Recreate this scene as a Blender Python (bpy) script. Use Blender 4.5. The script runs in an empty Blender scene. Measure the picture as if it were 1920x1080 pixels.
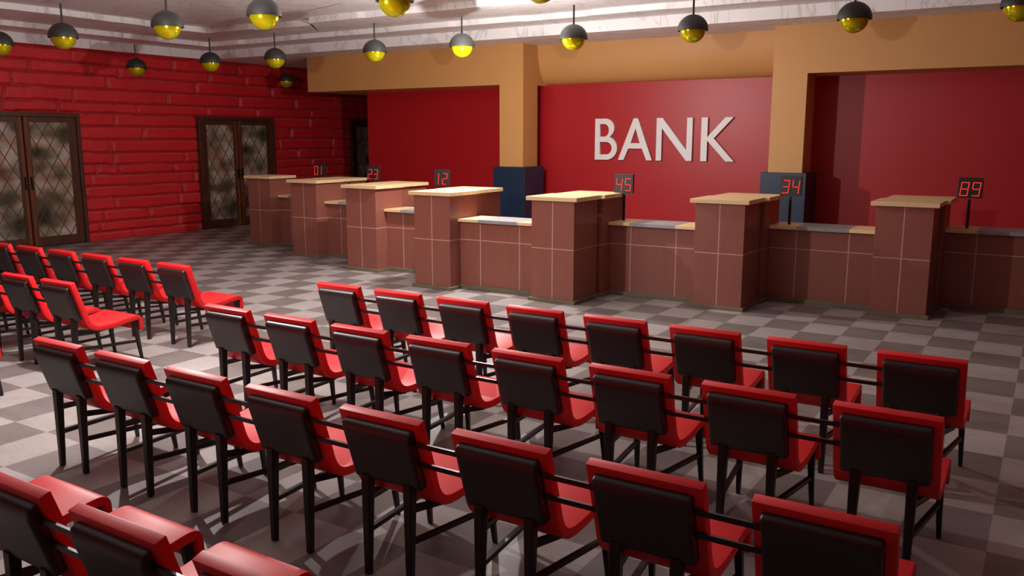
import bpy, bmesh, math, random
import numpy as np
from mathutils import Vector, Matrix
random.seed(7)
SC = bpy.context.scene
COL = SC.collection
PI = math.pi

# ------------------------------------------------------------------ helpers
def tag(o, label=None, cat=None, group=None, kind=None):
    if label: o['label'] = label
    if cat: o['category'] = cat
    if group: o['group'] = group
    if kind: o['kind'] = kind
    return o

def empty(name, loc=(0, 0, 0), rz=0.0):
    o = bpy.data.objects.new(name, None)
    o.empty_display_size = 0.1
    COL.objects.link(o)
    o.location = loc
    o.rotation_euler = (0, 0, rz)
    return o

def link(name, me, mat=None, parent=None, loc=None):
    o = bpy.data.objects.new(name, me)
    COL.objects.link(o)
    if mat is not None and not me.materials:
        me.materials.append(mat)
    if parent is not None: o.parent = parent
    if loc is not None: o.location = loc
    return o

def bm_obj(name, bm, mat, parent=None, loc=None, smooth=False):
    bmesh.ops.recalc_face_normals(bm, faces=bm.faces)
    me = bpy.data.meshes.new(name)
    bm.to_mesh(me); bm.free()
    if smooth:
        me.polygons.foreach_set('use_smooth', [True] * len(me.polygons))
    return link(name, me, mat, parent, loc)

def sharp(o, ang=35):
    me = o.data
    bm = bmesh.new(); bm.from_mesh(me)
    for f in bm.faces: f.smooth = True
    for e in bm.edges:
        if len(e.link_faces) == 2 and e.calc_face_angle(0) > math.radians(ang):
            e.smooth = False
    bm.to_mesh(me); bm.free()
    return o

def box(bm, x0, x1, y0, y1, z0, z1, bev=0.0, seg=2):
    g = bmesh.ops.create_cube(bm, size=1.0)
    vs = g['verts']
    for v in vs:
        v.co = Vector((x0 + (v.co.x + .5) * (x1 - x0), y0 + (v.co.y + .5) * (y1 - y0), z0 + (v.co.z + .5) * (z1 - z0)))
    if bev > 0:
        es = list({e for v in vs for e in v.link_edges})
        bmesh.ops.bevel(bm, geom=es, offset=bev, segments=seg, affect='EDGES', profile=.5)

def bar(bm, a, b, wa, wb, bev=0.004, up=Vector((1, 0, 0)), ha=None, hb=None):
    """tapering rectangular bar from a to b; w along 'up', h across"""
    a, b = Vector(a), Vector(b)
    d = (b - a).normalized()
    u = (up - d * up.dot(d)).normalized()
    w = d.cross(u)
    ha = wa if ha is None else ha; hb = wb if hb is None else hb
    g = bmesh.ops.create_cube(bm, size=1.0)
    for v in g['verts']:
        t = v.co.z + .5
        c = a.lerp(b, t)
        v.co = c + u * v.co.x * (wa + (wb - wa) * t) + w * v.co.y * (ha + (hb - ha) * t)
    if bev:
        es = list({e for v in g['verts'] for e in v.link_edges})
        bmesh.ops.bevel(bm, geom=es, offset=bev, segments=2, affect='EDGES', profile=.5)

def lathe(bm, prof, seg=40):
    rings = []
    for r, z in prof:
        if r < 1e-6:
            rings.append([bm.verts.new((0, 0, z))])
        else:
            rings.append([bm.verts.new((r * math.cos(2 * PI * i / seg), r * math.sin(2 * PI * i / seg), z)) for i in range(seg)])
    for A, B in zip(rings[:-1], rings[1:]):
        for i in range(seg):
            j = (i + 1) % seg
            if len(A) == 1 and len(B) == 1: continue
            if len(A) == 1: bm.faces.new((A[0], B[i], B[j]))
            elif len(B) == 1: bm.faces.new((A[i], A[j], B[0]))
            else: bm.faces.new((A[i], A[j], B[j], B[i]))

def copy_tree(o, parent=None):
    c = o.copy(); COL.objects.link(c)
    if parent is not None: c.parent = parent
    for ch in [x for x in KIDS.get(o.name, [])]:
        copy_tree(ch, c)
    return c
KIDS = {}
def remember(o):
    for x in COL.objects:
        if x.parent is not None:
            KIDS.setdefault(x.parent.name, [])
            if x not in KIDS[x.parent.name]: KIDS[x.parent.name].append(x)

# ------------------------------------------------------------------ materials
def new_mat(name):
    m = bpy.data.materials.new(name); m.use_nodes = True
    nt = m.node_tree
    b = nt.nodes['Principled BSDF']
    return m, nt, b

def N(nt, t, **kw):
    n = nt.nodes.new(t)
    for k, v in kw.items(): setattr(n, k, v)
    return n

def ramp(nt, stops, interp='LINEAR'):
    r = N(nt, 'ShaderNodeValToRGB')
    el = r.color_ramp.elements
    while len(el) < len(stops): el.new(.5)
    for e, (p, c) in zip(el, stops):
        e.position = p; e.color = (*c, 1) if len(c) == 3 else c
    r.color_ramp.interpolation = interp
    return r

def simple(name, col, rough=.5, var=.08, scale=6.0, metal=0.0, spec=.5, bump=0.0, bscale=60., coat=0.0, stretch=(1, 1, 1)):
    m, nt, b = new_mat(name)
    tc = N(nt, 'ShaderNodeTexCoord')
    mp = N(nt, 'ShaderNodeMapping'); mp.inputs['Scale'].default_value = stretch
    nz = N(nt, 'ShaderNodeTexNoise'); nz.inputs['Scale'].default_value = scale; nz.inputs['Detail'].default_value = 5
    nt.links.new(tc.outputs['Object'], mp.inputs[0]); nt.links.new(mp.outputs[0], nz.inputs['Vector'])
    lo = tuple(c * (1 - var) for c in col); hi = tuple(min(1, c * (1 + var)) for c in col)
    r = ramp(nt, [(.3, lo), (.7, hi)])
    nt.links.new(nz.outputs[0], r.inputs[0]); nt.links.new(r.outputs[0], b.inputs['Base Color'])
    b.inputs['Roughness'].default_value = rough; b.inputs['Metallic'].default_value = metal
    b.inputs['Specular IOR Level'].default_value = spec
    if coat: b.inputs['Coat Weight'].default_value = coat; b.inputs['Coat Roughness'].default_value = .2
    if bump:
        n2 = N(nt, 'ShaderNodeTexNoise'); n2.inputs['Scale'].default_value = bscale; n2.inputs['Detail'].default_value = 3
        nt.links.new(mp.outputs[0], n2.inputs['Vector'])
        bp = N(nt, 'ShaderNodeBump'); bp.inputs['Strength'].default_value = bump; bp.inputs['Distance'].default_value = .01
        nt.links.new(n2.outputs[0], bp.inputs['Height']); nt.links.new(bp.outputs[0], b.inputs['Normal'])
    return m

M = {}
M['chair_red'] = simple('chair_red_plastic', (.74, .008, .012), rough=.50, var=.03, scale=3, spec=.55)
M['pad'] = simple('black_leather', (.012, .008, .008), rough=.40, var=.15, scale=12, bump=.05, bscale=160, spec=.75)
M['leg'] = simple('black_painted_wood', (.012, .008, .007), rough=.38, var=.2, scale=20, stretch=(1, 1, .2))
M['rod'] = simple('black_rod', (.012, .009, .008), rough=.32, var=.1)
M['orange'] = simple('orange_paint', (.60, .305, .100), rough=.55, var=.03, scale=1.2)
M['red_wall'] = simple('red_paint', (.42, .007, .011), rough=.43, var=.03, scale=1.0, spec=.5)
M['navy'] = simple('navy_paint', (.009, .026, .058), rough=.4, var=.08, scale=2)
M['slab'] = simple('pale_maple', (.78, .56, .30), rough=.42, var=.10, scale=4, stretch=(.6, 5, 5))
M['steel'] = simple('brushed_grey_tray', (.30, .305, .315), rough=.4, var=.12, scale=14, stretch=(6, 1, 1))
M['plinth'] = simple('olive_plinth', (.150, .130, .082), rough=.6, var=.12, scale=5)
M['letter'] = simple('white_letter', (.80, .78, .77), rough=.45, var=.02)
M['cap'] = simple('charcoal_lamp_cap', (.020, .019, .018), rough=.5, var=.05, spec=.5)
M['display'] = simple('black_display', (.016, .016, .015), rough=.45, var=.1)
M['doorwood'] = simple('dark_stained_wood', (.080, .027, .013), rough=.4, var=.35, scale=7, stretch=(4, 4, .35))
M['doorbead'] = simple('reddish_stained_wood', (.17, .042, .013), rough=.38, var=.35, scale=7, stretch=(4, 4, .35))
M['lattice'] = simple('lattice_wood', (.19, .055, .035), rough=.45, var=.2, scale=8)
M['handle'] = simple('dark_bronze', (.03, .025, .02), rough=.35, metal=.8)
M['dim'] = simple('deep_red_plaster', (.30, .012, .014), rough=.8, var=.05, scale=2)
M['plain'] = simple('warm_plaster', (.30, .16, .13), rough=.8, var=.05, scale=2)

def mat_bowl():
    m, nt, b = new_mat('yellow_lamp_glass')
    tc = N(nt, 'ShaderNodeTexCoord'); nz = N(nt, 'ShaderNodeTexNoise'); nz.inputs['Scale'].default_value = 6
    nt.links.new(tc.outputs['Object'], nz.inputs['Vector'])
    r = ramp(nt, [(.3, (.58, .54, .005)), (.7, (.72, .72, .010))])
    nt.links.new(nz.outputs[0], r.inputs[0]); nt.links.new(r.outputs[0], b.inputs['Base Color'])
    b.inputs['Metallic'].default_value = .65
    b.inputs['Roughness'].default_value = .16
    return m
M['bowl'] = mat_bowl()

def mat_digit():
    m, nt, b = new_mat('red_led_digit')
    tc = N(nt, 'ShaderNodeTexCoord'); nz = N(nt, 'ShaderNodeTexNoise'); nz.inputs['Scale'].default_value = 30
    nt.links.new(tc.outputs['Object'], nz.inputs['Vector'])
    r = ramp(nt, [(.3, (.9, .022, .012)), (.7, (1, .04, .02))])
    nt.links.new(nz.outputs[0], r.inputs[0])
    nt.links.new(r.outputs[0], b.inputs['Emission Color']); b.inputs['Emission Strength'].default_value = EMIT
    b.inputs['Base Color'].default_value = (.3, .01, .01, 1)
    return m
EMIT = .75
M['digit'] = mat_digit()

def mat_floor():
    m, nt, b = new_mat('checkered_stone_floor')
    tc = N(nt, 'ShaderNodeTexCoord')
    mp = N(nt, 'ShaderNodeMapping')
    # tiles .42 x .5206 ; corner at (-1.386, 5.30)
    mp.vector_type = 'POINT'
    sx, sy = 1 / .4203, 1 / .5206
    mp.inputs['Scale'].default_value = (sx, sy, 1)
    mp.inputs['Location'].default_value = (1.386 * sx, -5.30 * sy, .5)
    nt.links.new(tc.outputs['Object'], mp.inputs[0])
    ch = N(nt, 'ShaderNodeTexChecker'); ch.inputs['Scale'].default_value = 1.0
    ch.inputs['Color1'].default_value = (0, 0, 0, 1) if not SWAP else (1, 1, 1, 1)
    ch.inputs['Color2'].default_value = (1, 1, 1, 1) if not SWAP else (0, 0, 0, 1)
    nt.links.new(mp.outputs[0], ch.inputs['Vector'])
    # per-tile tint
    fl = N(nt, 'ShaderNodeVectorMath', operation='FLOOR'); nt.links.new(mp.outputs[0], fl.inputs[0])
    wn = N(nt, 'ShaderNodeTexWhiteNoise'); wn.noise_dimensions = '2D'; nt.links.new(fl.outputs[0], wn.inputs['Vector'])
    # clouds and veins
    n1 = N(nt, 'ShaderNodeTexNoise'); n1.inputs['Scale'].default_value = 1.6; n1.inputs['Detail'].default_value = 8; n1.inputs['Distortion'].default_value = .8
    n2 = N(nt, 'ShaderNodeTexNoise'); n2.inputs['Scale'].default_value = 5.0; n2.inputs['Detail'].default_value = 9; n2.inputs['Distortion'].default_value = 1.6
    mp2 = N(nt, 'ShaderNodeMapping'); mp2.inputs['Scale'].default_value = (.7, 1.6, 1)
    nt.links.new(tc.outputs['Object'], mp2.inputs[0])
    nt.links.new(mp2.outputs[0], n1.inputs['Vector']); nt.links.new(mp2.outputs[0], n2.inputs['Vector'])
    rl = ramp(nt, [(.35, (.345, .310, .298)), (.65, (.415, .385, .375))])
    rd = ramp(nt, [(.35, (.170, .145, .140)), (.65, (.225, .197, .190))])
    nt.links.new(n1.outputs[0], rl.inputs[0]); nt.links.new(n1.outputs[0], rd.inputs[0])
    mx = N(nt, 'ShaderNodeMix', data_type='RGBA'); nt.links.new(ch.outputs['Color'], mx.inputs[0])
    nt.links.new(rd.outputs[0], mx.inputs[6]); nt.links.new(rl.outputs[0], mx.inputs[7])
    rv = ramp(nt, [(.0, (1, 1, 1)), (.485, (1, 1, 1)), (.5, (.80, .76, .74)), (.515, (1, 1, 1)), (1, (1, 1, 1))])
    nt.links.new(n2.outputs[0], rv.inputs[0])
    m2 = N(nt, 'ShaderNodeMix', data_type='RGBA', blend_type='MULTIPLY'); m2.inputs[0].default_value = .8
    nt.links.new(mx.outputs[2], m2.inputs[6]); nt.links.new(rv.outputs[0], m2.inputs[7])
    rt = ramp(nt, [(0, (.93, .92, .90)), (1, (1.0, 1.0, 1.0))]); nt.links.new(wn.outputs['Value'], rt.inputs[0])
    m3 = N(nt, 'ShaderNodeMix', data_type='RGBA', blend_type='MULTIPLY'); m3.inputs[0].default_value = 1
    nt.links.new(m2.outputs[2], m3.inputs[6]); nt.links.new(rt.outputs[0], m3.inputs[7])
    nt.links.new(m3.outputs[2], b.inputs['Base Color'])
    b.inputs['Roughness'].default_value = .42
    b.inputs['Specular IOR Level'].default_value = .28
    return m
SWAP = False
M['floor'] = mat_floor()

def mat_ceiling():
    m, nt, b = new_mat('white_marble_ceiling')
    tc = N(nt, 'ShaderNodeTexCoord')
    n1 = N(nt, 'ShaderNodeTexNoise'); n1.inputs['Scale'].default_value = 1.3; n1.inputs['Detail'].default_value = 9; n1.inputs['Distortion'].default_value = 1.3
    mp = N(nt, 'ShaderNodeMapping'); mp.inputs['Scale'].default_value = (1.3, 1.3, .5); mp.inputs['Rotation'].default_value = (0, 0, .4)
    nt.links.new(tc.outputs['Object'], mp.inputs[0]); nt.links.new(mp.outputs[0], n1.inputs['Vector'])
    r = ramp(nt, [(0, (.86, .85, .85)), (.475, (.84, .83, .83)), (.50, (.62, .61, .61)), (.515, (.85, .84, .84)), (1, (.88, .87, .87))])
    nt.links.new(n1.outputs[0], r.inputs[0])
    nt.links.new(r.outputs[0], b.inputs['Base Color'])
    b.inputs['Roughness'].default_value = .6
    n2 = N(nt, 'ShaderNodeTexNoise'); n2.inputs['Scale'].default_value = 3; n2.inputs['Detail'].default_value = 6
    nt.links.new(mp.outputs[0], n2.inputs['Vector'])
    bp = N(nt, 'ShaderNodeBump'); bp.inputs['Strength'].default_value = .35; bp.inputs['Distance'].default_value = .04
    nt.links.new(n2.outputs[0], bp.inputs['Height']); nt.links.new(bp.outputs[0], b.inputs['Normal'])
    return m
M['ceiling'] = mat_ceiling()

def mat_brick():
    m, nt, b = new_mat('red_painted_stone_brick')
    tc = N(nt, 'ShaderNodeTexCoord')
    at = N(nt, 'ShaderNodeAttribute'); at.attribute_name = 'edge_highlight'
    n1 = N(nt, 'ShaderNodeTexNoise'); n1.inputs['Scale'].default_value = 1.4; n1.inputs['Detail'].default_value = 8
    n2 = N(nt, 'ShaderNodeTexNoise'); n2.inputs['Scale'].default_value = 22; n2.inputs['Detail'].default_value = 6
    nt.links.new(tc.outputs['Object'], n1.inputs['Vector']); nt.links.new(tc.outputs['Object'], n2.inputs['Vector'])
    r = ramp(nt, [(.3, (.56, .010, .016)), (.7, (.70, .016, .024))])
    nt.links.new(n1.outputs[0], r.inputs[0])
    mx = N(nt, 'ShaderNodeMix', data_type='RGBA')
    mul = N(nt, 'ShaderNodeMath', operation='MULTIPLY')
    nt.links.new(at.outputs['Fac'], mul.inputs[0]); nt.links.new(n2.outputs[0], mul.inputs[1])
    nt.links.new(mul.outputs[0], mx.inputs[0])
    nt.links.new(r.outputs[0], mx.inputs[6]); mx.inputs[7].default_value = (.70, .20, .21, 1)  # pale pink highlight painted along the top edge of each stone
    a2 = N(nt, 'ShaderNodeAttribute'); a2.attribute_name = 'mortar_shade'
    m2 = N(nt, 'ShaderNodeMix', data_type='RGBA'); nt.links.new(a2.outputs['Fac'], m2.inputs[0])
    nt.links.new(mx.outputs[2], m2.inputs[6]); m2.inputs[7].default_value = (.36, .014, .019, 1)  # darker red mortar, its tone also painting in the shadow of the joints
    nt.links.new(m2.outputs[2], b.inputs['Base Color'])
    b.inputs['Roughness'].default_value = .55
    bp = N(nt, 'ShaderNodeBump'); bp.inputs['Strength'].default_value = .3; bp.inputs['Distance'].default_value = .012
    nt.links.new(n2.outputs[0], bp.inputs['Height']); nt.links.new(bp.outputs[0], b.inputs['Normal'])
    return m
M['brick'] = mat_brick()

def mat_counter(name, vlines):
    """red-brown wood veneer panels with pale joints: one level joint at z .694, upright joints on the front"""
    m, nt, b = new_mat(name)
    tc = N(nt, 'ShaderNodeTexCoord'); sp = N(nt, 'ShaderNodeSeparateXYZ')
    nt.links.new(tc.outputs['Object'], sp.inputs[0])
    ge = N(nt, 'ShaderNodeNewGeometry'); sn = N(nt, 'ShaderNodeSeparateXYZ'); nt.links.new(ge.outputs['Normal'], sn.inputs[0])
    def line(out, c, w):
        s = N(nt, 'ShaderNodeMath', operation='SUBTRACT'); nt.links.new(out, s.inputs[0]); s.inputs[1].default_value = c
        a = N(nt, 'ShaderNodeMath', operation='ABSOLUTE'); nt.links.new(s.outputs[0], a.inputs[0])
        l = N(nt, 'ShaderNodeMath', operation='LESS_THAN'); nt.links.new(a.outputs[0], l.inputs[0]); l.inputs[1].default_value = w
        return l.outputs[0]
    h = line(sp.outputs['Z'], .694, .0055)
    v = None
    for c in vlines:
        l = line(sp.outputs['X'], c, .006)
        if v is None: v = l
        else:
            mm = N(nt, 'ShaderNodeMath', operation='MAXIMUM'); nt.links.new(v, mm.inputs[0]); nt.links.new(l, mm.inputs[1]); v = mm.outputs[0]
    ny = N(nt, 'ShaderNodeMath', operation='ABSOLUTE'); nt.links.new(sn.outputs['Y'], ny.inputs[0])
    gt = N(nt, 'ShaderNodeMath', operation='GREATER_THAN'); nt.links.new(ny.outputs[0], gt.inputs[0]); gt.inputs[1].default_value = .5
    vm = N(nt, 'ShaderNodeMath', operation='MULTIPLY'); nt.links.new(v, vm.inputs[0]); nt.links.new(gt.outputs[0], vm.inputs[1])
    jn = N(nt, 'ShaderNodeMath', operation='MAXIMUM'); nt.links.new(h, jn.inputs[0]); nt.links.new(vm.outputs[0], jn.inputs[1])
    nz = N(nt, 'ShaderNodeTexNoise'); nz.inputs['Scale'].default_value = 9; nz.inputs['Detail'].default_value = 7; nz.inputs['Distortion'].default_value = .4
    mp = N(nt, 'ShaderNodeMapping'); mp.inputs['Scale'].default_value = (3, 3, .25)
    nt.links.new(tc.outputs['Object'], mp.inputs[0]); nt.links.new(mp.outputs[0], nz.inputs['Vector'])
    r = ramp(nt, [(.2, (.240, .080, .056)), (.8, (.275, .097, .070))])
    nt.links.new(nz.outputs[0], r.inputs[0])
    mx = N(nt, 'ShaderNodeMix', data_type='RGBA'); nt.links.new(jn.outputs[0], mx.inputs[0])
    nt.links.new(r.outputs[0], mx.inputs[6]); mx.inputs[7].default_value = (.50, .33, .29, 1)
    nt.links.new(mx.outputs[2], b.inputs['Base Color'])
    b.inputs['Roughness'].default_value = .33
    b.inputs['Specular IOR Level'].default_value = .55
    return m
M['post'] = mat_counter('veneer_post', [0.0])
M['desk'] = mat_counter('veneer_desk', [-.318, .318])

def mat_pane():
    """obscured door glass with a soft blotchy pattern in it"""
    m, nt, b = new_mat('obscured_door_glass')
    tc = N(nt, 'ShaderNodeTexCoord')
    mp = N(nt, 'ShaderNodeMapping'); mp.inputs['Scale'].default_value = (1, 1.0, 1.5)
    nt.links.new(tc.outputs['Object'], mp.inputs[0])
    n1 = N(nt, 'ShaderNodeTexNoise'); n1.inputs['Scale'].default_value = 1.9; n1.inputs['Detail'].default_value = .8
    n2 = N(nt, 'ShaderNodeTexNoise'); n2.inputs['Scale'].default_value = 1.7; n2.inputs['Detail'].default_value = 1
    nt.links.new(mp.outputs[0], n1.inputs['Vector'])
    mp2 = N(nt, 'ShaderNodeMapping'); mp2.inputs['Location'].default_value = (5, 3, 9); mp2.inputs['Scale'].default_value = (1, 1, 2.4)
    nt.links.new(tc.outputs['Object'], mp2.inputs[0]); nt.links.new(mp2.outputs[0], n2.inputs['Vector'])
    r1 = ramp(nt, [(.30, (.05, .05, .035)), (.42, (.15, .135, .095)), (.54, (.34, .29, .235)), (.68, (.50, .45, .43))])
    nt.links.new(n1.outputs[0], r1.inputs[0])
    r2 = ramp(nt, [(.34, (.55, .62, .45)), (.5, (1, 1, 1)), (.62, (1.0, .80, .60)), (.72, (1.0, .55, .55))])
    nt.links.new(n2.outputs[0], r2.inputs[0])
    mx = N(nt, 'ShaderNodeMix', data_type='RGBA', blend_type='MULTIPLY'); mx.inputs[0].default_value = .85
    nt.links.new(r1.outputs[0], mx.inputs[6]); nt.links.new(r2.outputs[0], mx.inputs[7])
    nt.links.new(mx.outputs[2], b.inputs['Base Color'])
    b.inputs['Roughness'].default_value = .25
    return m
M['pane'] = mat_pane()

# ------------------------------------------------------------------ room
XL, XR, YB, YF, ZC = -16.56, 3.9, 20.4, -3.0, 3.83
bm = bmesh.new(); box(bm, XL - .3, XR, YF, YB, -.1, 0)
tag(bm_obj('floor', bm, M['floor']), kind='structure')

# stepped coffer ceiling: nested rectangular rings, rising towards the middle
def noisy(t, s):
    return (math.sin(t * 1.7 + s) + .6 * math.sin(t * 4.1 + 2 * s) + .35 * math.sin(t * 9.3 + 3 * s))
steps = [  # (inset outline x0,x1,y0,y1), z below, z above
    ((-16.50, 3.84, -.9, 13.30), 3.83, 4.01),
    ((-15.66, 3.00, -.1, 12.62), 4.01, 4.10),
    ((-14.30, 1.60, 1.2, 11.45), 4.10, 4.20),
]
bm = bmesh.new()
def blocky(t, s, amp):
    k = math.floor(t / 1.35 + s * 3.7)
    r = random.Random(int(k * 131 + s * 977)).random()
    return (r * r) * amp
def ring_pts(R, z, s, amp):
    x0, x1, y0, y1 = R
    pts = []
    n = 120
    for k in range(n):
        t = k / n; x = x0 + (x1 - x0) * t; pts.append((x, y1 + amp * .25 * noisy(x, s) + blocky(x, s, amp * 6), z))
    for k in range(n):
        t = k / n; y = y1 + (y0 - y1) * t; pts.append((x1 + amp * noisy(y, s + 1), y, z))
    for k in range(n):
        t = k / n; x = x1 + (x0 - x1) * t; pts.append((x, y0 + amp * noisy(x, s + 2), z))
    for k in range(n):
        t = k / n; y = y0 + (y1 - y0) * t; pts.append((x0 + amp * .5 * noisy(y, s + 3), y, z))
    return pts
outer = [bm.verts.new(p) for p in ring_pts((XL - .3, XR + .1, YF - .1, YB + .1), ZC, 0, 0)]
prev = outer
for i, (R, za, zb) in enumerate(steps):
    amp = (.0, .022, .06)[i]
    a = [bm.verts.new(p) for p in ring_pts(R, za, i * 1.3, amp)]
    b = [bm.verts.new(p) for p in ring_pts(R, zb, i * 1.3, amp)]
    for P, Q in ((prev, a), (a, b)):
        for k in range(len(P)):
            l = (k + 1) % len(P)
            bm.faces.new((P[k], P[l], Q[l], Q[k]))
    prev = b
bm.faces.new(prev)
# upper skin so that the ceiling is a solid slab
top = [bm.verts.new((v.co.x, v.co.y, 4.4)) for v in outer]
for k in range(len(outer)):
    l = (k + 1) % len(outer); bm.faces.new((outer[k], outer[l], top[l], top[k]))
bm.faces.new(top)
tag(bm_obj('ceiling', bm, M['ceiling']), kind='structure')

# left wall: long rough red stones in irregular courses
def brick_wall():
    y0, y1, z0, z1 = -3.0, YB, 0.0, ZC
    ny, nz = 900, 172
    Y = np.linspace(y0, y1, ny); Z = np.linspace(z0, z1, nz)
    rng = np.random.RandomState(11)
    YY, ZZ = np.meshgrid(Y, Z, indexing='ij')
    wob = .008 * np.sin(YY * 1.1 + 1.1 * np.sin(YY * .7)) + .005 * np.sin(YY * 4.3 + ZZ * 3)
    Zw = ZZ + wob + .003 * np.sin(YY * 17 + 5 * np.sin(ZZ * 7)) + .002 * np.sin(YY * 51 + 9 * ZZ)
    # courses
    hs = []; z = -.05
    while z < z1 + .3:
        h = rng.uniform(.205, .275); hs.append((z, z + h)); z += h
    MO = np.ones_like(YY); H = np.zeros_like(YY); D = np.full_like(YY, 9.0); T = np.zeros_like(YY)
    for (a, b) in hs:
        y = y0 - rng.uniform(0, 1.5)
        while y < y1 + .5:
            L = rng.uniform(.9, 2.5)
            if rng.rand() < .12: L = rng.uniform(.5, .8)
            prot = rng.uniform(.0, .022); tilt = rng.uniform(-.006, .006)
            ya, yb = y + rng.uniform(.0, .02), y + L
            sk = rng.uniform(-.12, .12)
            i0 = max(0, int((ya - y0 - .2) / (y1 - y0) * ny)); i1 = min(ny, int((yb - y0 + .2) / (y1 - y0) * ny) + 1)
            if i1 > i0:
                sy, sz = YY[i0:i1], Zw[i0:i1]
                gl = (sy - ya) - sk * (sz - a); gr = (yb - sy) + sk * (sz - a)
                dy = np.minimum(gl, gr); dz = np.minimum(sz - a, b - sz)
                d = np.where((dy > 0) & (dz > 0), np.sqrt(1 / (1 / np.maximum(dy, 1e-4) ** 2 + 1 / np.maximum(dz, 1e-4) ** 2)), 0)
                inside = (dy > 0) & (dz > 0)
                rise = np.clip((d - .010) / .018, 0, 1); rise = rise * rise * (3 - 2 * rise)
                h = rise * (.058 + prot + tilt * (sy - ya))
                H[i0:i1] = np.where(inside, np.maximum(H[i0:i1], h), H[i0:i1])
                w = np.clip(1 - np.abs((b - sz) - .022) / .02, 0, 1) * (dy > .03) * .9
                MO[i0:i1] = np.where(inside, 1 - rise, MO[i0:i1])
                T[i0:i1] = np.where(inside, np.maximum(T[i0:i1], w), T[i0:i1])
            y = yb
    # surface roughness
    def vn(fy, fz, seed):
        r = np.random.RandomState(seed); A = r.rand(400, 120)
        u = (YY - y0) * fy; v = (ZZ - z0) * fz
        i = u.astype(int) % 399; j = v.astype(int) % 119; fu = u - np.floor(u); fv = v - np.floor(v)
        fu = fu * fu * (3 - 2 * fu); fv = fv * fv * (3 - 2 * fv)
        return (A[i, j] * (1 - fu) + A[i + 1, j] * fu) * (1 - fv) + (A[i, j + 1] * (1 - fu) + A[i + 1, j + 1] * fu) * fv
    H += .006 * vn(2.5, 5, 1) + .004 * vn(7, 14, 2) + .003 * vn(15, 28, 3)
    X = XL - .083 + H
    co = np.stack([X, YY, ZZ], -1).reshape(-1, 3)
    idx = np.arange(ny * nz).reshape(ny, nz)
    q = np.stack([idx[:-1, :-1], idx[1:, :-1], idx[1:, 1:], idx[:-1, 1:]], -1).reshape(-1, 4)
    me = bpy.data.meshes.new('wall_left')
    back = np.array([[XL - .3, y0, z0], [XL - .3, y1, z0], [XL - .3, y1, z1], [XL - .3, y0, z1]])
    allco = np.vstack([co, back])
    nb = len(co)
    faces = [tuple(r) for r in q.tolist()]
    # closing sides
    bot = idx[:, 0].tolist(); topr = idx[:, -1].tolist()
    faces += [tuple([nb, nb + 1] + bot[::-1]), tuple([nb + 3, nb + 2] + topr[::-1]), (nb, nb + 1, nb + 2, nb + 3)]
    me.from_pydata(allco.tolist(), [], faces)
    at = me.attributes.new('edge_highlight', 'FLOAT', 'POINT')
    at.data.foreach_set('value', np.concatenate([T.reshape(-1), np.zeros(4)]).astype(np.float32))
    a2 = me.attributes.new('mortar_shade', 'FLOAT', 'POINT')
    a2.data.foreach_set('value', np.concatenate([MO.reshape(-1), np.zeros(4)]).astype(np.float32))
    me.polygons.foreach_set('use_smooth', [True] * len(q) + [False] * 3)
    me.update()
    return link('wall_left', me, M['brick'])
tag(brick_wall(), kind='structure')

bm = bmesh.new(); box(bm, XL - .3, XR + .1, YB, YB + .15, 0, 4.4)
tag(bm_obj('wall_back', bm, M['plain']), kind='structure')
bm = bmesh.new(); box(bm, XR, XR + .15, YF, YB, 0, 4.4)
tag(bm_obj('wall_right', bm, M['dim']), kind='structure')
bm = bmesh.new(); box(bm, XL - .3, XR, YF - .15, YF, 0, 4.4)
tag(bm_obj('wall_front', bm, M['dim']), kind='structure')

# red feature wall behind the counters
bm = bmesh.new(); box(bm, -13.32, XR, 15.0, 15.9, 0, 3.13)
tag(bm_obj('wall_feature', bm, M['red_wall']), kind='structure')

# orange beams, cove and columns (fixed to the building)
bm = bmesh.new(); box(bm, -14.25, -9.17, 14.1, 16.1, 3.085, ZC + .02); box(bm, -9.17, -8.64, 14.634, 16.1, 3.085, ZC + .02)
tag(bm_obj('trim_1', bm, M['orange']), kind='structure')
bm = bmesh.new(); box(bm, -3.43, XR, 14.1, 16.1, 3.085, ZC + .02); box(bm, -3.97, -3.43, 14.634, 16.1, 3.085, ZC + .02)
tag(bm_obj('trim_2', bm, M['orange']), kind='structure')
bm = bmesh.new()
n = 24
pr = []
for k in range(n + 1):
    t = k / n * PI / 2
    pr.append((14.63 + .40 * (1 - math.cos(t)), ZC - .725 * math.sin(t)))
pr += [(16.1, ZC - .725), (16.1, ZC + .02), (14.63, ZC + .02)]
A = [bm.verts.new((-8.64, y, z)) for y, z in pr]; B = [bm.verts.new((-3.97, y, z)) for y, z in pr]
for k in range(len(pr)):
    l = (k + 1) % len(pr); bm.faces.new((A[k], A[l], B[l], B[k]))
bm.faces.new(A); bm.faces.new(B[::-1])
o = bm_obj('trim_3', bm, M['orange']); sharp(o, 30); tag(o, kind='structure')
for i, (xa, xb) in enumerate(((-9.17, -8.64), (-3.97, -3.43))):
    t = empty('square_column', ((xa + xb) / 2, 14.37, 0))
    bm = bmesh.new(); w = (xb - xa) / 2
    box(bm, -w, w, -.27, .262, 1.54, ZC + .02)
    bm_obj('shaft', bm, M['orange'], t)
    bm = bmesh.new(); box(bm, -w - .09, w + .09, -.36, .36, 0, 1.54, .004)
    bm_obj('column_base', bm, M['navy'], t)['label'] = 'dark navy column base'
    tag(t, ('square orange column with navy base left of the wall sign letters', 'square orange column with navy base right of the wall sign letters')[i], 'column', 'orange columns against the red wall')

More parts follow.
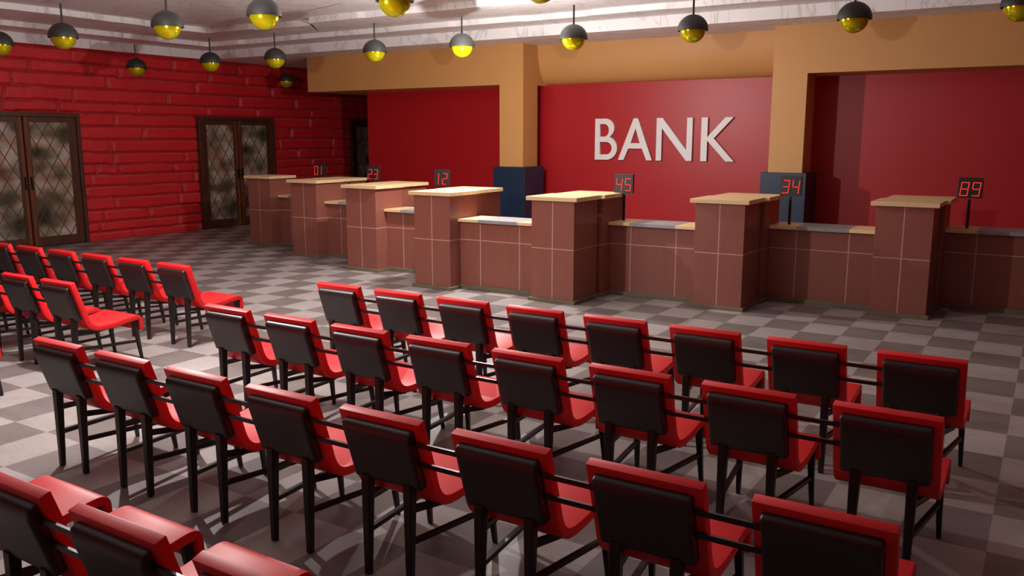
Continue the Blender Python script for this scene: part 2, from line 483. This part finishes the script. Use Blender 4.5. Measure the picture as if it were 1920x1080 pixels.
# ------------------------------------------------------------------ doors on the left wall
def make_door(n, yc):
    t = empty('door_%d' % n, (XL + .01, yc, 0))
    t['kind'] = 'structure'
    H, W = 2.56, 1.115
    bm = bmesh.new()
    box(bm, -.02, .10, -W, -W + .075, 0, H, .004); box(bm, -.02, .10, W - .075, W, 0, H, .004)
    box(bm, -.02, .10, -W + .075, W - .075, H - .075, H, .004)
    bm_obj('door_frame', bm, M['doorwood'], t)
    for s in (-1, 1):
        bm = bmesh.new()
        a, b = .012, W - .078          # leaf from centre to frame
        ya, yb = (a, b) if s > 0 else (-b, -a)
        pa, pb = (.125, .885) if s > 0 else (-.885, -.125)
        box(bm, 0, .055, ya, pa, .02, H - .078, .003)
        box(bm, 0, .055, pb, yb, .02, H - .078, .003)
        box(bm, 0, .055, pa, pb, .02, .195, .003)
        box(bm, 0, .055, pa, pb, 2.38, H - .078, .003)
        leaf = bm_obj('door_leaf', bm, M['doorwood'], t)
        bm = bmesh.new()
        c = .055 if s > 0 else -.055
        box(bm, .05, .07, c - .032, c + .032, .03, H - .09, .004)
        bm_obj('stile_bead', bm, M['doorbead'], leaf)
        bm = bmesh.new(); box(bm, .018, .030, pa - .005, pb + .005, .19, 2.385)
        bm_obj('glass_pane', bm, M['pane'], leaf)
        # diamond lattice clipped to the pane
        bm = bmesh.new()
        z0, z1 = .195, 2.38; pw, ph = .262, .437
        sl = ph / pw
        y0_ = .125; y1_ = .885
        off = .117
        for sg in (1, -1):
            for k in range(-14, 15):
                # line z = z1 - sg*sl*(y - (y0_+off + k*pw))
                yk = y0_ + off + k * pw
                pts = []
                for y in (y0_, y1_):
                    z = z1 - sg * sl * (y - yk)
                    pts.append((y, z))
                (ya_, za_), (yb_, zb_) = pts
                # clip in z
                def clip(p, q, zc):
                    tt = (zc - p[1]) / (q[1] - p[1]); return (p[0] + (q[0] - p[0]) * tt, zc)
                P, Q = pts
                if (P[1] > z1 and Q[1] > z1) or (P[1] < z0 and Q[1] < z0): continue
                if P[1] > z1: P = clip(P, Q, z1)
                if Q[1] > z1: Q = clip(P, Q, z1)
                if P[1] < z0: P = clip(P, Q, z0)
                if Q[1] < z0: Q = clip(P, Q, z0)
                if abs(P[0] - Q[0]) < .01: continue
                bar(bm, (.036, s * P[0], P[1]), (.036, s * Q[0], Q[1]), .014, .014, 0, ha=.012, hb=.012)
        bm_obj('lattice', bm, M['lattice'], leaf)
        bm = bmesh.new()
        yh = s * .06
        box(bm, .070, .078, yh - .018, yh + .018, 1.12, 1.36, .003)
        bar(bm, (.075, yh, 1.16), (.100, yh, 1.16), .012, .012, .002)
        bar(bm, (.075, yh, 1.32), (.100, yh, 1.32), .012, .012, .002)
        bar(bm, (.100, yh, 1.10), (.100, yh, 1.36), .012, .012, .004)
        bm_obj('door_handle', bm, M['handle'], leaf)
    return t
for n, yc in ((1, 8.945), (2, 13.98), (3, 18.99)):
    make_door(n, yc)

# ------------------------------------------------------------------ chairs
CH_W = .48
def shell_profile():
    pts = [(0, .852), (.05, .695), (.088, .572), (.104, .515), (.122, .474), (.148, .446), (.185, .431), (.25, .426),
           (.345, .431), (.45, .446), (.535, .458), (.575, .459), (.603, .450), (.620, .432), (.628, .405), (.632, .31)]
    # smooth with Catmull-Rom
    out = []
    for i in range(len(pts) - 1):
        p0 = pts[max(i - 1, 0)]; p1 = pts[i]; p2 = pts[i + 1]; p3 = pts[min(i + 2, len(pts) - 1)]
        m = 2 if i in (0, 1, len(pts) - 2) else 3
        for k in range(m):
            t = k / m
            out.append(tuple(.5 * ((2 * p1[j]) + (-p0[j] + p2[j]) * t + (2 * p0[j] - 5 * p1[j] + 4 * p2[j] - p3[j]) * t * t + (-p0[j] + 3 * p1[j] - 3 * p2[j] + p3[j]) * t ** 3) for j in (0, 1)))
    out.append(pts[-1])
    return out
def make_shell():
    prof = shell_profile(); T = .048
    n = len(prof); off = []
    for i in range(n):
        a = prof[max(i - 1, 0)]; b = prof[min(i + 1, n - 1)]
        dx, dz = b[0] - a[0], b[1] - a[1]; L = math.hypot(dx, dz)
        nx, nz = dz / L, -dx / L      # to the rear / down side
        th = T if prof[i][0] < .5 else T - (.014 * min(1, (i - n + 12) / 8.0) if i > n - 12 else 0)
        off.append((prof[i][0] + nx * th, prof[i][1] + nz * th))
    bm = bmesh.new()
    L = [[bm.verts.new((s * CH_W / 2, y, z)) for y, z in prof] for s in (-1, 1)]
    O = [[bm.verts.new((s * CH_W / 2, y, z)) for y, z in off] for s in (-1, 1)]
    for i in range(n - 1):
        bm.faces.new((L[0][i], L[1][i], L[1][i + 1], L[0][i + 1]))
        bm.faces.new((O[0][i], O[0][i + 1], O[1][i + 1], O[1][i]))
        for s in (0, 1):
            bm.faces.new((L[s][i], L[s][i + 1], O[s][i + 1], O[s][i]) if s else (L[s][i], O[s][i], O[s][i + 1], L[s][i + 1]))
    bm.faces.new((L[0][0], O[0][0], O[1][0], L[1][0]))
    bm.faces.new((L[0][-1], L[1][-1], O[1][-1], O[0][-1]))
    bmesh.ops.recalc_face_normals(bm, faces=bm.faces)
    es = [e for e in bm.edges if len(e.link_faces) == 2 and e.calc_face_angle(0) > math.radians(50)]
    bmesh.ops.bevel(bm, geom=es, offset=.005, segments=2, affect='EDGES', profile=.5)
    return bm
def rear_y(z): return -.046 + (.838 - z) * .318

def make_chair():
    t = empty('waiting_chair')
    sh = bm_obj('seat_shell', make_shell(), M['chair_red'], t); sharp(sh, 30)
    # padded back cushion, parallel to the reclined back
    bm = bmesh.new()
    ang = math.atan(.318)
    R = Matrix.Rotation(ang, 4, 'X')
    zb, PW, PH, PT = .503, .204, .318, .052
    def ease(d, w):
        t = max(0.0, min(1.0, d / w)); return math.sqrt(max(0.0, 1 - (1 - t) ** 2))
    us = [0, .003, .008, .014, .024, .05, .12, PW, 2 * PW - .12, 2 * PW - .05, 2 * PW - .024, 2 * PW - .014, 2 * PW - .008, 2 * PW - .003, 2 * PW]
    vs_ = [0, .003, .008, .014, .024, .06, .16, .23, .256, .272, .286, .297, .306, .312, .316, PH]
    rear = []; front = []
    for u in us:
        ca = []; cb = []
        for v in vs_:
            h = .018 + (PT - .018) * min(ease(min(u, 2 * PW - u), .016), ease(v, .016), ease(PH - v, .060))
            # rounded corners in plan
            x = u - PW; z = v
            rc = .014
            for (cx_, cz_, sx_, sz_) in ((PW - rc, rc, 1, -1), (-PW + rc, rc, -1, -1), (PW - rc, PH - rc, 1, 1), (-PW + rc, PH - rc, -1, 1)):
                if (x - cx_) * sx_ > 0 and (z - cz_) * sz_ > 0:
                    dx_, dz_ = x - cx_, z - cz_
                    m_ = max(abs(dx_), abs(dz_)); L_ = math.hypot(dx_, dz_)
                    if L_ > 1e-9: x, z = cx_ + dx_ / L_ * m_, cz_ + dz_ / L_ * m_
            for lst, y in ((ca, -h), (cb, .0)):
                q = R @ Vector((x, y, z)); q += Vector((0, rear_y(zb) + .004, zb)); lst.append(bm.verts.new(q))
        rear.append(ca); front.append(cb)
    nu, nv = len(us), len(vs_)
    for i in range(nu - 1):
        for j in range(nv - 1):
            bm.faces.new((rear[i][j], rear[i + 1][j], rear[i + 1][j + 1], rear[i][j + 1]))
            bm.faces.new((front[i][j], front[i][j + 1], front[i + 1][j + 1], front[i + 1][j]))
    for i in range(nu - 1):
        bm.faces.new((rear[i][0], front[i][0], front[i + 1][0], rear[i + 1][0]))
        bm.faces.new((rear[i][-1], rear[i + 1][-1], front[i + 1][-1], front[i][-1]))
    for j in range(nv - 1):
        bm.faces.new((rear[0][j], rear[0][j + 1], front[0][j + 1], front[0][j]))
        bm.faces.new((rear[-1][j], front[-1][j], front[-1][j + 1], rear[-1][j + 1]))
    p = bm_obj('back_pad', bm, M['pad'], t, smooth=True); sharp(p, 70); p['label'] = 'black padded leather back cushion'
    for s in (-1, 1):
        bm = bmesh.new()
        bar(bm, (s * .130, .012, 0), (s * .128, .024, .514), .032, .050, .006)
        bm_obj('leg', bm, M['leg'], t)
        bm = bmesh.new()
        bar(bm, (s * .214, .612, 0), (s * .198, .560, .425), .024, .042, .005)
        bm_obj('leg', bm, M['leg'], t)
        bm = bmesh.new()
        bar(bm, (s * .129, .012, .225), (s * .206, .582, .205), .018, .018, .003, ha=.026, hb=.022)
        bm_obj('stretcher', bm, M['leg'], t)
        bm = bmesh.new()
        bar(bm, (s * .129, .010, .392), (s * .175, .235, .368), .020, .020, .003, ha=.034, hb=.026)
        bar(bm, (s * .175, .225, .368), (s * .198, .565, .410), .020, .020, .003, ha=.024, hb=.034)
        bm_obj('seat_rail', bm, M['leg'], t)
    return t
proto = make_chair()
bars = []
for side in (1, -1):
    for z in (.738, .632):
        bm = bmesh.new()
        y = rear_y(z)
        xa, xb = sorted((side * .17, side * .3283))
        box(bm, xa, xb, y - .016, y - .003, z - .011, z + .011)
        b_ = bm_obj('connecting_bar', bm, M['rod'], proto); b_['side'] = side
        bars.append(b_)
remember(proto)
SPX = .6569
rowsY = {'A': 5.40, 'B': 4.2076, 'C': 2.9053, 'D': 1.575}
X0R, X0L = -5.4036 + .24, -10.9327 + .24
ordn = ['first', 'second', 'third', 'fourth', 'fifth', 'sixth', 'seventh', 'eighth']
rown = {'A': 'front row', 'B': 'second row', 'C': 'third row', 'D': 'nearest row'}
used = False
def place(x, y, label, group, has_bar, has_left=True):
    global used
    if not used:
        c = proto; used = True
    else:
        c = proto.copy(); COL.objects.link(c)
        for ch in KIDS[proto.name]:
            if ch.name.startswith('connecting_bar') and not (has_bar if ch['side'] > 0 else has_left): continue
            d = ch.copy(); COL.objects.link(d); d.parent = c
    c.location = (x, y, 0)
    tag(c, label, 'chair', group)
    return c
for r in 'ABCD':
    idx = [1, 0, 2, 3, 4, 5, 6, 7] if r != 'D' else range(2, 6)
    for i in idx:
        if r != 'D':
            lab = 'red chair with black back pad, %s from left in %s of right-hand block' % (ordn[i], rown[r])
            if i == 7: lab = 'red chair with black back pad at right end of %s' % rown[r]
        else:
            lab = {2: 'red chair in nearest row, only its seat edge showing at left frame edge',
                   3: 'red chair in nearest row with its backrest cut by the left frame edge',
                   4: 'red chair in nearest row, backrest top whole, second from left at bottom',
                   5: 'red chair in nearest row, only its top showing, rightmost of that row'}[i]
        place(X0R + SPX * i, rowsY[r], lab, 'red waiting chairs', (i < 7), (i > 0))
for r, ks in (('A', range(-1, 6)), ('B', range(2, 6)), ('C', (5,))):
    for i in ks:
        k = 5 - i
        if r == 'C': lab = 'red chair in third row of left-hand block, a sliver at left frame edge'
        elif k == 0: lab = 'red chair at the aisle end of %s in left-hand block' % rown[r]
        else: lab = 'red chair, %s from the aisle in %s of left-hand block' % (ordn[k], rown[r])
        place(X0L + SPX * i, rowsY[r], lab, 'red waiting chairs', i < 5)

# ------------------------------------------------------------------ teller counters
XCEN = -6.325
def make_post(xc, y0, label, depth=.68):
    t = empty('counter_post', (xc, y0, 0))
    bm = bmesh.new(); box(bm, -.31, .31, 0, depth - .032, .04, 1.306, .003)
    bm_obj('post_body', bm, M['post'], t)
    bm = bmesh.new(); box(bm, -.345, .345, -.035, depth - .032, 0, .045, .004)
    bm_obj('plinth', bm, M['plinth'], t)['label'] = 'olive brown plinth strip'
    bm = bmesh.new(); box(bm, -.368, .368, -.05, depth - .045, 1.306, 1.357, .003)
    bm_obj('post_top', bm, M['slab'], t)['label'] = 'pale maple top board'
    tag(t, label, 'counter', 'tiled counter posts with maple tops')
    return t
def make_desk(xc, level, xa, xb, label):
    t = empty('teller_desk', (xc, level, 0))
    bm = bmesh.new(); box(bm, xa - xc, xb - xc, .25, .70, .04, .944, .002)
    bm_obj('desk_front', bm, M['desk'], t)
    bm = bmesh.new(); box(bm, xa - xc, xb - xc, .215, .70, 0, .06, .004)
    bm_obj('plinth', bm, M['plinth'], t)['label'] = 'olive brown plinth strip'
    bm = bmesh.new(); box(bm, xa - xc, xb - xc, .19, .75, .944, .985, .003)
    bm_obj('shelf', bm, M['slab'], t)['label'] = 'pale maple shelf board'
    bm = bmesh.new(); box(bm, -.318, .318, .187, .755, .942, .9875, .002)
    bm_obj('shelf_inlay', bm, M['steel'], t)['label'] = 'grey metal inlay in the shelf'
    tag(t, label, 'counter', 'low teller desks between the posts')
    return t
offs = [.965, 2.905, 4.875, 6.80]
lvl = [9.47, 10.17, 10.87, 11.57]
posts = []
names_l = ['nearest the room middle', 'third from left', 'second from left', 'leftmost']
for k, (dx, ly) in enumerate(zip(offs, lvl)):
    for s in (-1, 1):
        xc = XCEN + s * dx
        if s < 0:
            lab = ['tall brown counter post fourth from left, its right side lit, maple top',
                   'tall brown counter post third from left with maple top',
                   'tall brown counter post second from left with maple top',
                   'leftmost tall brown counter post, in front of the middle double door'][k]
        else:
            lab = ['tall brown counter post just left of the sign reading 45',
                   'tall brown counter post between the signs reading 45 and 34',
                   'rightmost tall brown counter post, left of the sign reading 89',
                   'tall brown counter post beyond the right frame edge'][k]
        if not (s > 0 and k == 3):
            make_post(xc, ly, lab)
        if k < 3:
            lab2 = 'second post set directly behind the ' + (['fourth', 'third', 'second'][k] + ' counter post from left' if s < 0 else ['fifth', 'sixth', 'seventh'][k] + ' counter post from left')
            make_post(xc + s * .045, ly + .70, lab2)
# right-most divider is outside the frame but carries the last desk
bay = []   # (centre, level, xa, xb)
make_desk(XCEN, lvl[0], XCEN - .965 + .31, XCEN + .965 - .31, 'low teller desk at the middle, below the left part of the red wall')['label'] = 'nearest low teller desk, between the fourth and fifth posts, without a sign'
centers = [1.94, 3.92, 5.90]
desk_labels = {(-1, 0): 'low teller desk between the third and fourth posts', (-1, 1): 'low teller desk between the second and third posts',
               (-1, 2): 'low teller desk between the first and second posts', (1, 0): 'low teller desk carrying the sign reading 45',
               (1, 1): 'low teller desk carrying the sign reading 34', (1, 2): 'low teller desk at right frame edge carrying the sign reading 89'}
for s in (-1, 1):
    for k in range(3):
        inner = XCEN + s * (offs[k] + .045 + .31); outer_ = XCEN + s * (offs[k + 1] - .31)
        xa, xb = sorted((inner, outer_))
        make_desk(XCEN + s * centers[k], lvl[k + 1], xa, xb, desk_labels[(s, k)])

# ------------------------------------------------------------------ number signs
SEG = {'0': 'abcdef', '1': 'bc', '2': 'abged', '3': 'abgcd', '4': 'fgbc', '5': 'afgcd', '8': 'abcdefg', '9': 'abcdfg'}
def make_sign(num, x, y, label, rz=0):
    t = empty('number_display', (x, y, .985), rz)
    bm = bmesh.new(); box(bm, -.137, .137, -.02, .02, .374, .624, .003)
    bm_obj('display_box', bm, M['display'], t)
    bm = bmesh.new(); box(bm, -.016, .016, -.012, .012, 0, .36, .002)
    bm_obj('pole', bm, M['rod'], t)
    for q, chh in enumerate(num):
        cx = -.064 if q == 0 else .064
        w, h, th = .040, .080, .0115
        zc = .485
        bm = bmesh.new()
        sh = .10
        def seg(x0, z0, x1, z1):
            X0 = cx + x0 + sh * z0; X1 = cx + x1 + sh * z1
            bar(bm, (X0, -.0225, zc + z0), (X1, -.0225, zc + z1), .006, .006, 0, up=Vector((0, 1, 0)), ha=th, hb=th)
        g = .004
        for s_ in SEG[chh]:
            if s_ == 'a': seg(-w + g, h, w - g, h)
            if s_ == 'd': seg(-w + g, -h, w - g, -h)
            if s_ == 'g': seg(-w + g, 0, w - g, 0)
            if s_ == 'b': seg(w, g, w, h + th / 2)
            if s_ == 'c': seg(w, -g, w, -h - th / 2)
            if s_ == 'f': seg(-w, g, -w, h + th / 2)
            if s_ == 'e': seg(-w, -g, -w, -h - th / 2)
        if chh == '1':
            for v in bm.verts: v.co.x -= .03
        bm_obj('digit', bm, M['digit'], t)['label'] = 'glowing red digit %s' % chh
    tag(t, label, 'sign', 'red number displays on the teller desks')
    return t
signs = [('01', -11.96, 12.05), ('23', -9.99, 11.36), ('12', -7.99, 10.66), ('45', -4.925, 10.66), ('34', -2.88, 11.33), ('89', -.878, 12.0)]
for num, x, y in signs:
    make_sign(num, x, y, 'small black display on a pole showing red digits %s' % num)

# ------------------------------------------------------------------ BANK lettering
def arc(cx, cz, rx, rz, a0, a1, n=20):
    return [(cx + rx * math.cos(math.radians(a0 + (a1 - a0) * k / n)), cz + rz * math.sin(math.radians(a0 + (a1 - a0) * k / n))) for k in range(n + 1)]
def letter(name, loops, x, parent, th=.05):
    cu = bpy.data.curves.new(name, 'CURVE'); cu.dimensions = '2D'; cu.fill_mode = 'BOTH'; cu.extrude = th / 2
    for lp in loops:
        sp = cu.splines.new('POLY'); sp.points.add(len(lp) - 1)
        for p, (u, v) in zip(sp.points, lp): p.co = (u, v, 0, 1)
        sp.use_cyclic_u = True
    tmp = bpy.data.objects.new('tmp', cu); COL.objects.link(tmp)
    dg = bpy.context.evaluated_depsgraph_get()
    me = bpy.data.meshes.new_from_object(tmp.evaluated_get(dg))
    COL.objects.unlink(tmp); bpy.data.objects.remove(tmp)
    me.materials.clear()
    me.transform(Matrix.Translation((x, 0, 0)) @ Matrix.Rotation(PI / 2, 4, 'X'))
    o = link(name, me, M['letter'], parent)
    o['label'] = 'white raised capital letter %s' % name[-1].upper()
    return o
Hh = .77; S = .105
sign = empty('wall_lettering', (-7.54, 15.0 - .03, 1.675))
tag(sign, 'white raised wall lettering reading BANK on the red wall', 'sign')
# B
bt = Hh * .555
outB = [(0, 0), (.24, 0)] + arc(.24, .2175, .225, .2175, -90, 72, 22) + arc(.215, Hh - .1775, .185, .1775, -52, 90, 20) + [(0, Hh)]
h1 = [(S, .100), (.235, .100)] + arc(.235, .2175, .120, .1175, -90, 90, 18) + [(S, .335)]
h2 = [(S, .435), (.195, .435)] + arc(.195, .5525, .095, .1175, -90, 90, 18) + [(S, Hh - .10)]
letter('letter_b', [outB, h1, h2], 0, sign)
# A
outA = [(0, 0), (.112, 0), (.208, .215), (.482, .215), (.578, 0), (.69, 0), (.390, Hh), (.305, Hh)]
hA = [(.252, .315), (.438, .315), (.347, .585)]
letter('letter_a', [outA, hA], .49, sign)
# N
outN = [(0, 0), (.107, 0), (.107, .575), (.57, 0), (.675, 0), (.675, Hh), (.57, Hh), (.57, .195), (.107, Hh), (0, Hh)]
outN = [(0, 0), (.105, 0), (.105, .585), (.585, 0), (.69, 0), (.69, Hh), (.585, Hh), (.585, .190), (.115, Hh), (0, Hh)]
letter('letter_n', [outN], 1.255, sign)
# K
outK = [(0, 0), (.115, 0), (.115, .365), (.465, 0), (.615, 0), (.235, .405), (.58, Hh), (.435, Hh), (.115, .425), (.115, Hh), (0, Hh)]
letter('letter_k', [outK], 2.11, sign)

# ------------------------------------------------------------------ pendant lamps
def make_lamp():
    t = empty('pendant_lamp')
    R = .185
    prof = [(0, R)] + [(R * math.sin(k / 14 * PI / 2), R * .98 * math.cos(k / 14 * PI / 2)) for k in range(1, 15)]
    prof += [(R, -.012), (R - .008, -.014), (R - .012, 0)]
    prof += [((R - .012) * math.sin(k / 10 * PI / 2), (R - .012) * .98 * math.cos(k / 10 * PI / 2)) for k in range(9, 0, -1)] + [(0, R - .012)]
    bm = bmesh.new(); lathe(bm, prof)
    o = bm_obj('lamp_cap', bm, M['cap'], t); sharp(o, 50); o['label'] = 'charcoal half-dome cap'
    r = .155
    bm = bmesh.new()
    lathe(bm, [(0, r)] + [(r * math.sin(k / 24 * PI), r * math.cos(k / 24 * PI)) for k in range(1, 24)] + [(0, -r)])
    bm_obj('glass_bowl', bm, M['bowl'], t, smooth=True)['label'] = 'glossy yellow glass bowl'
    bm = bmesh.new()
    lathe(bm, [(0, R - .02), (.013, R - .02), (.013, .425), (0, .425)], 16)
    bm_obj('rod', bm, M['rod'], t)
    return t
lamp = make_lamp(); remember(lamp)

CF, CYAW, CPIT, CH_ = 1606.4, -.5624, .1745, 2.1033   # camera: focal length in pixels, yaw, pitch, height
LZ = 3.391
lamps = [  # x, y in metres
    (-12.802, 6.728, 'pendant lamp cut by the left frame edge'),
    (-11.165, 6.696, 'large pendant lamp with black cap second from left, over the nearest left double door'),
    (-9.033, 6.707, 'large pendant lamp third from left in the nearest lamp row'),
    (-7.352, 6.674, 'large pendant lamp fully below the top edge, left of the picture middle'),
    (-5.516, 6.646, 'pendant lamp cut by the top edge, left of the bright ceiling'),
    (-3.896, 6.640, 'pendant lamp almost wholly above the top edge, a yellow sliver'),
    (-14.910, 10.325, 'small pendant lamp in front of the brick wall between the two doors'),
    (-12.775, 10.317, 'small pendant lamp above the middle double door'),
    (-11.263, 10.422, 'pendant lamp just left of the orange beam end'),
    (-15.404, 14.553, 'farthest, darkest pendant lamp, by the orange beam end'),
    (-9.017, 10.359, 'pendant lamp in front of the left orange beam'),
    (-7.417, 10.414, 'brightest pendant lamp with lit grey cap, left of the left column'),
    (-5.580, 10.383, 'pendant lamp up and to the left of the letter B'),
    (-3.914, 10.348, 'pendant lamp above the letter N of the wall lettering'),
    (-2.045, 10.331, 'pendant lamp in front of the right orange beam'),
    (-0.454, 10.226, 'pendant lamp cut by the right frame edge'),
]
for q, (px, py, lab) in enumerate(lamps):
    c = lamp if q == 0 else lamp.copy()
    if q:
        COL.objects.link(c)
        for ch in KIDS[lamp.name]:
            d = ch.copy(); COL.objects.link(d); d.parent = c
    c.location = (px, py, LZ)
    tag(c, lab, 'lamp', 'half-dome pendant lamps')

# ------------------------------------------------------------------ lights
def point(name, loc, W, r=.035, col=(1, .93, .90)):
    l = bpy.data.lights.new(name, 'POINT'); l.energy = W; l.shadow_soft_size = r; l.color = col
    o = bpy.data.objects.new(name, l); COL.objects.link(o); o.location = loc
    return o
point('room_light', (-6.8, 9.75, 2.92), 385)
point('room_light', (-6.6, 4.3, 2.80), 410)

w = bpy.data.worlds.new('World'); SC.world = w; w.use_nodes = True
w.node_tree.nodes['Background'].inputs[0].default_value = (.05, .045, .045, 1)
w.node_tree.nodes['Background'].inputs[1].default_value = 1.0

# ------------------------------------------------------------------ camera
cam = bpy.data.cameras.new('camera'); co = bpy.data.objects.new('camera', cam); COL.objects.link(co)
cam.sensor_width = 36; cam.lens = CF * 36 / 1920
cam.clip_start = .05; cam.clip_end = 200
co.location = (0, 0, CH_)
co.rotation_euler = (PI / 2 - CPIT, 0, -CYAW)
SC.camera = co
SC.view_settings.view_transform = 'Standard'
SC.view_settings.look = 'None'
SC.view_settings.exposure = 0.0
SC.view_settings.gamma = 1
SC.view_settings.use_curve_mapping = False
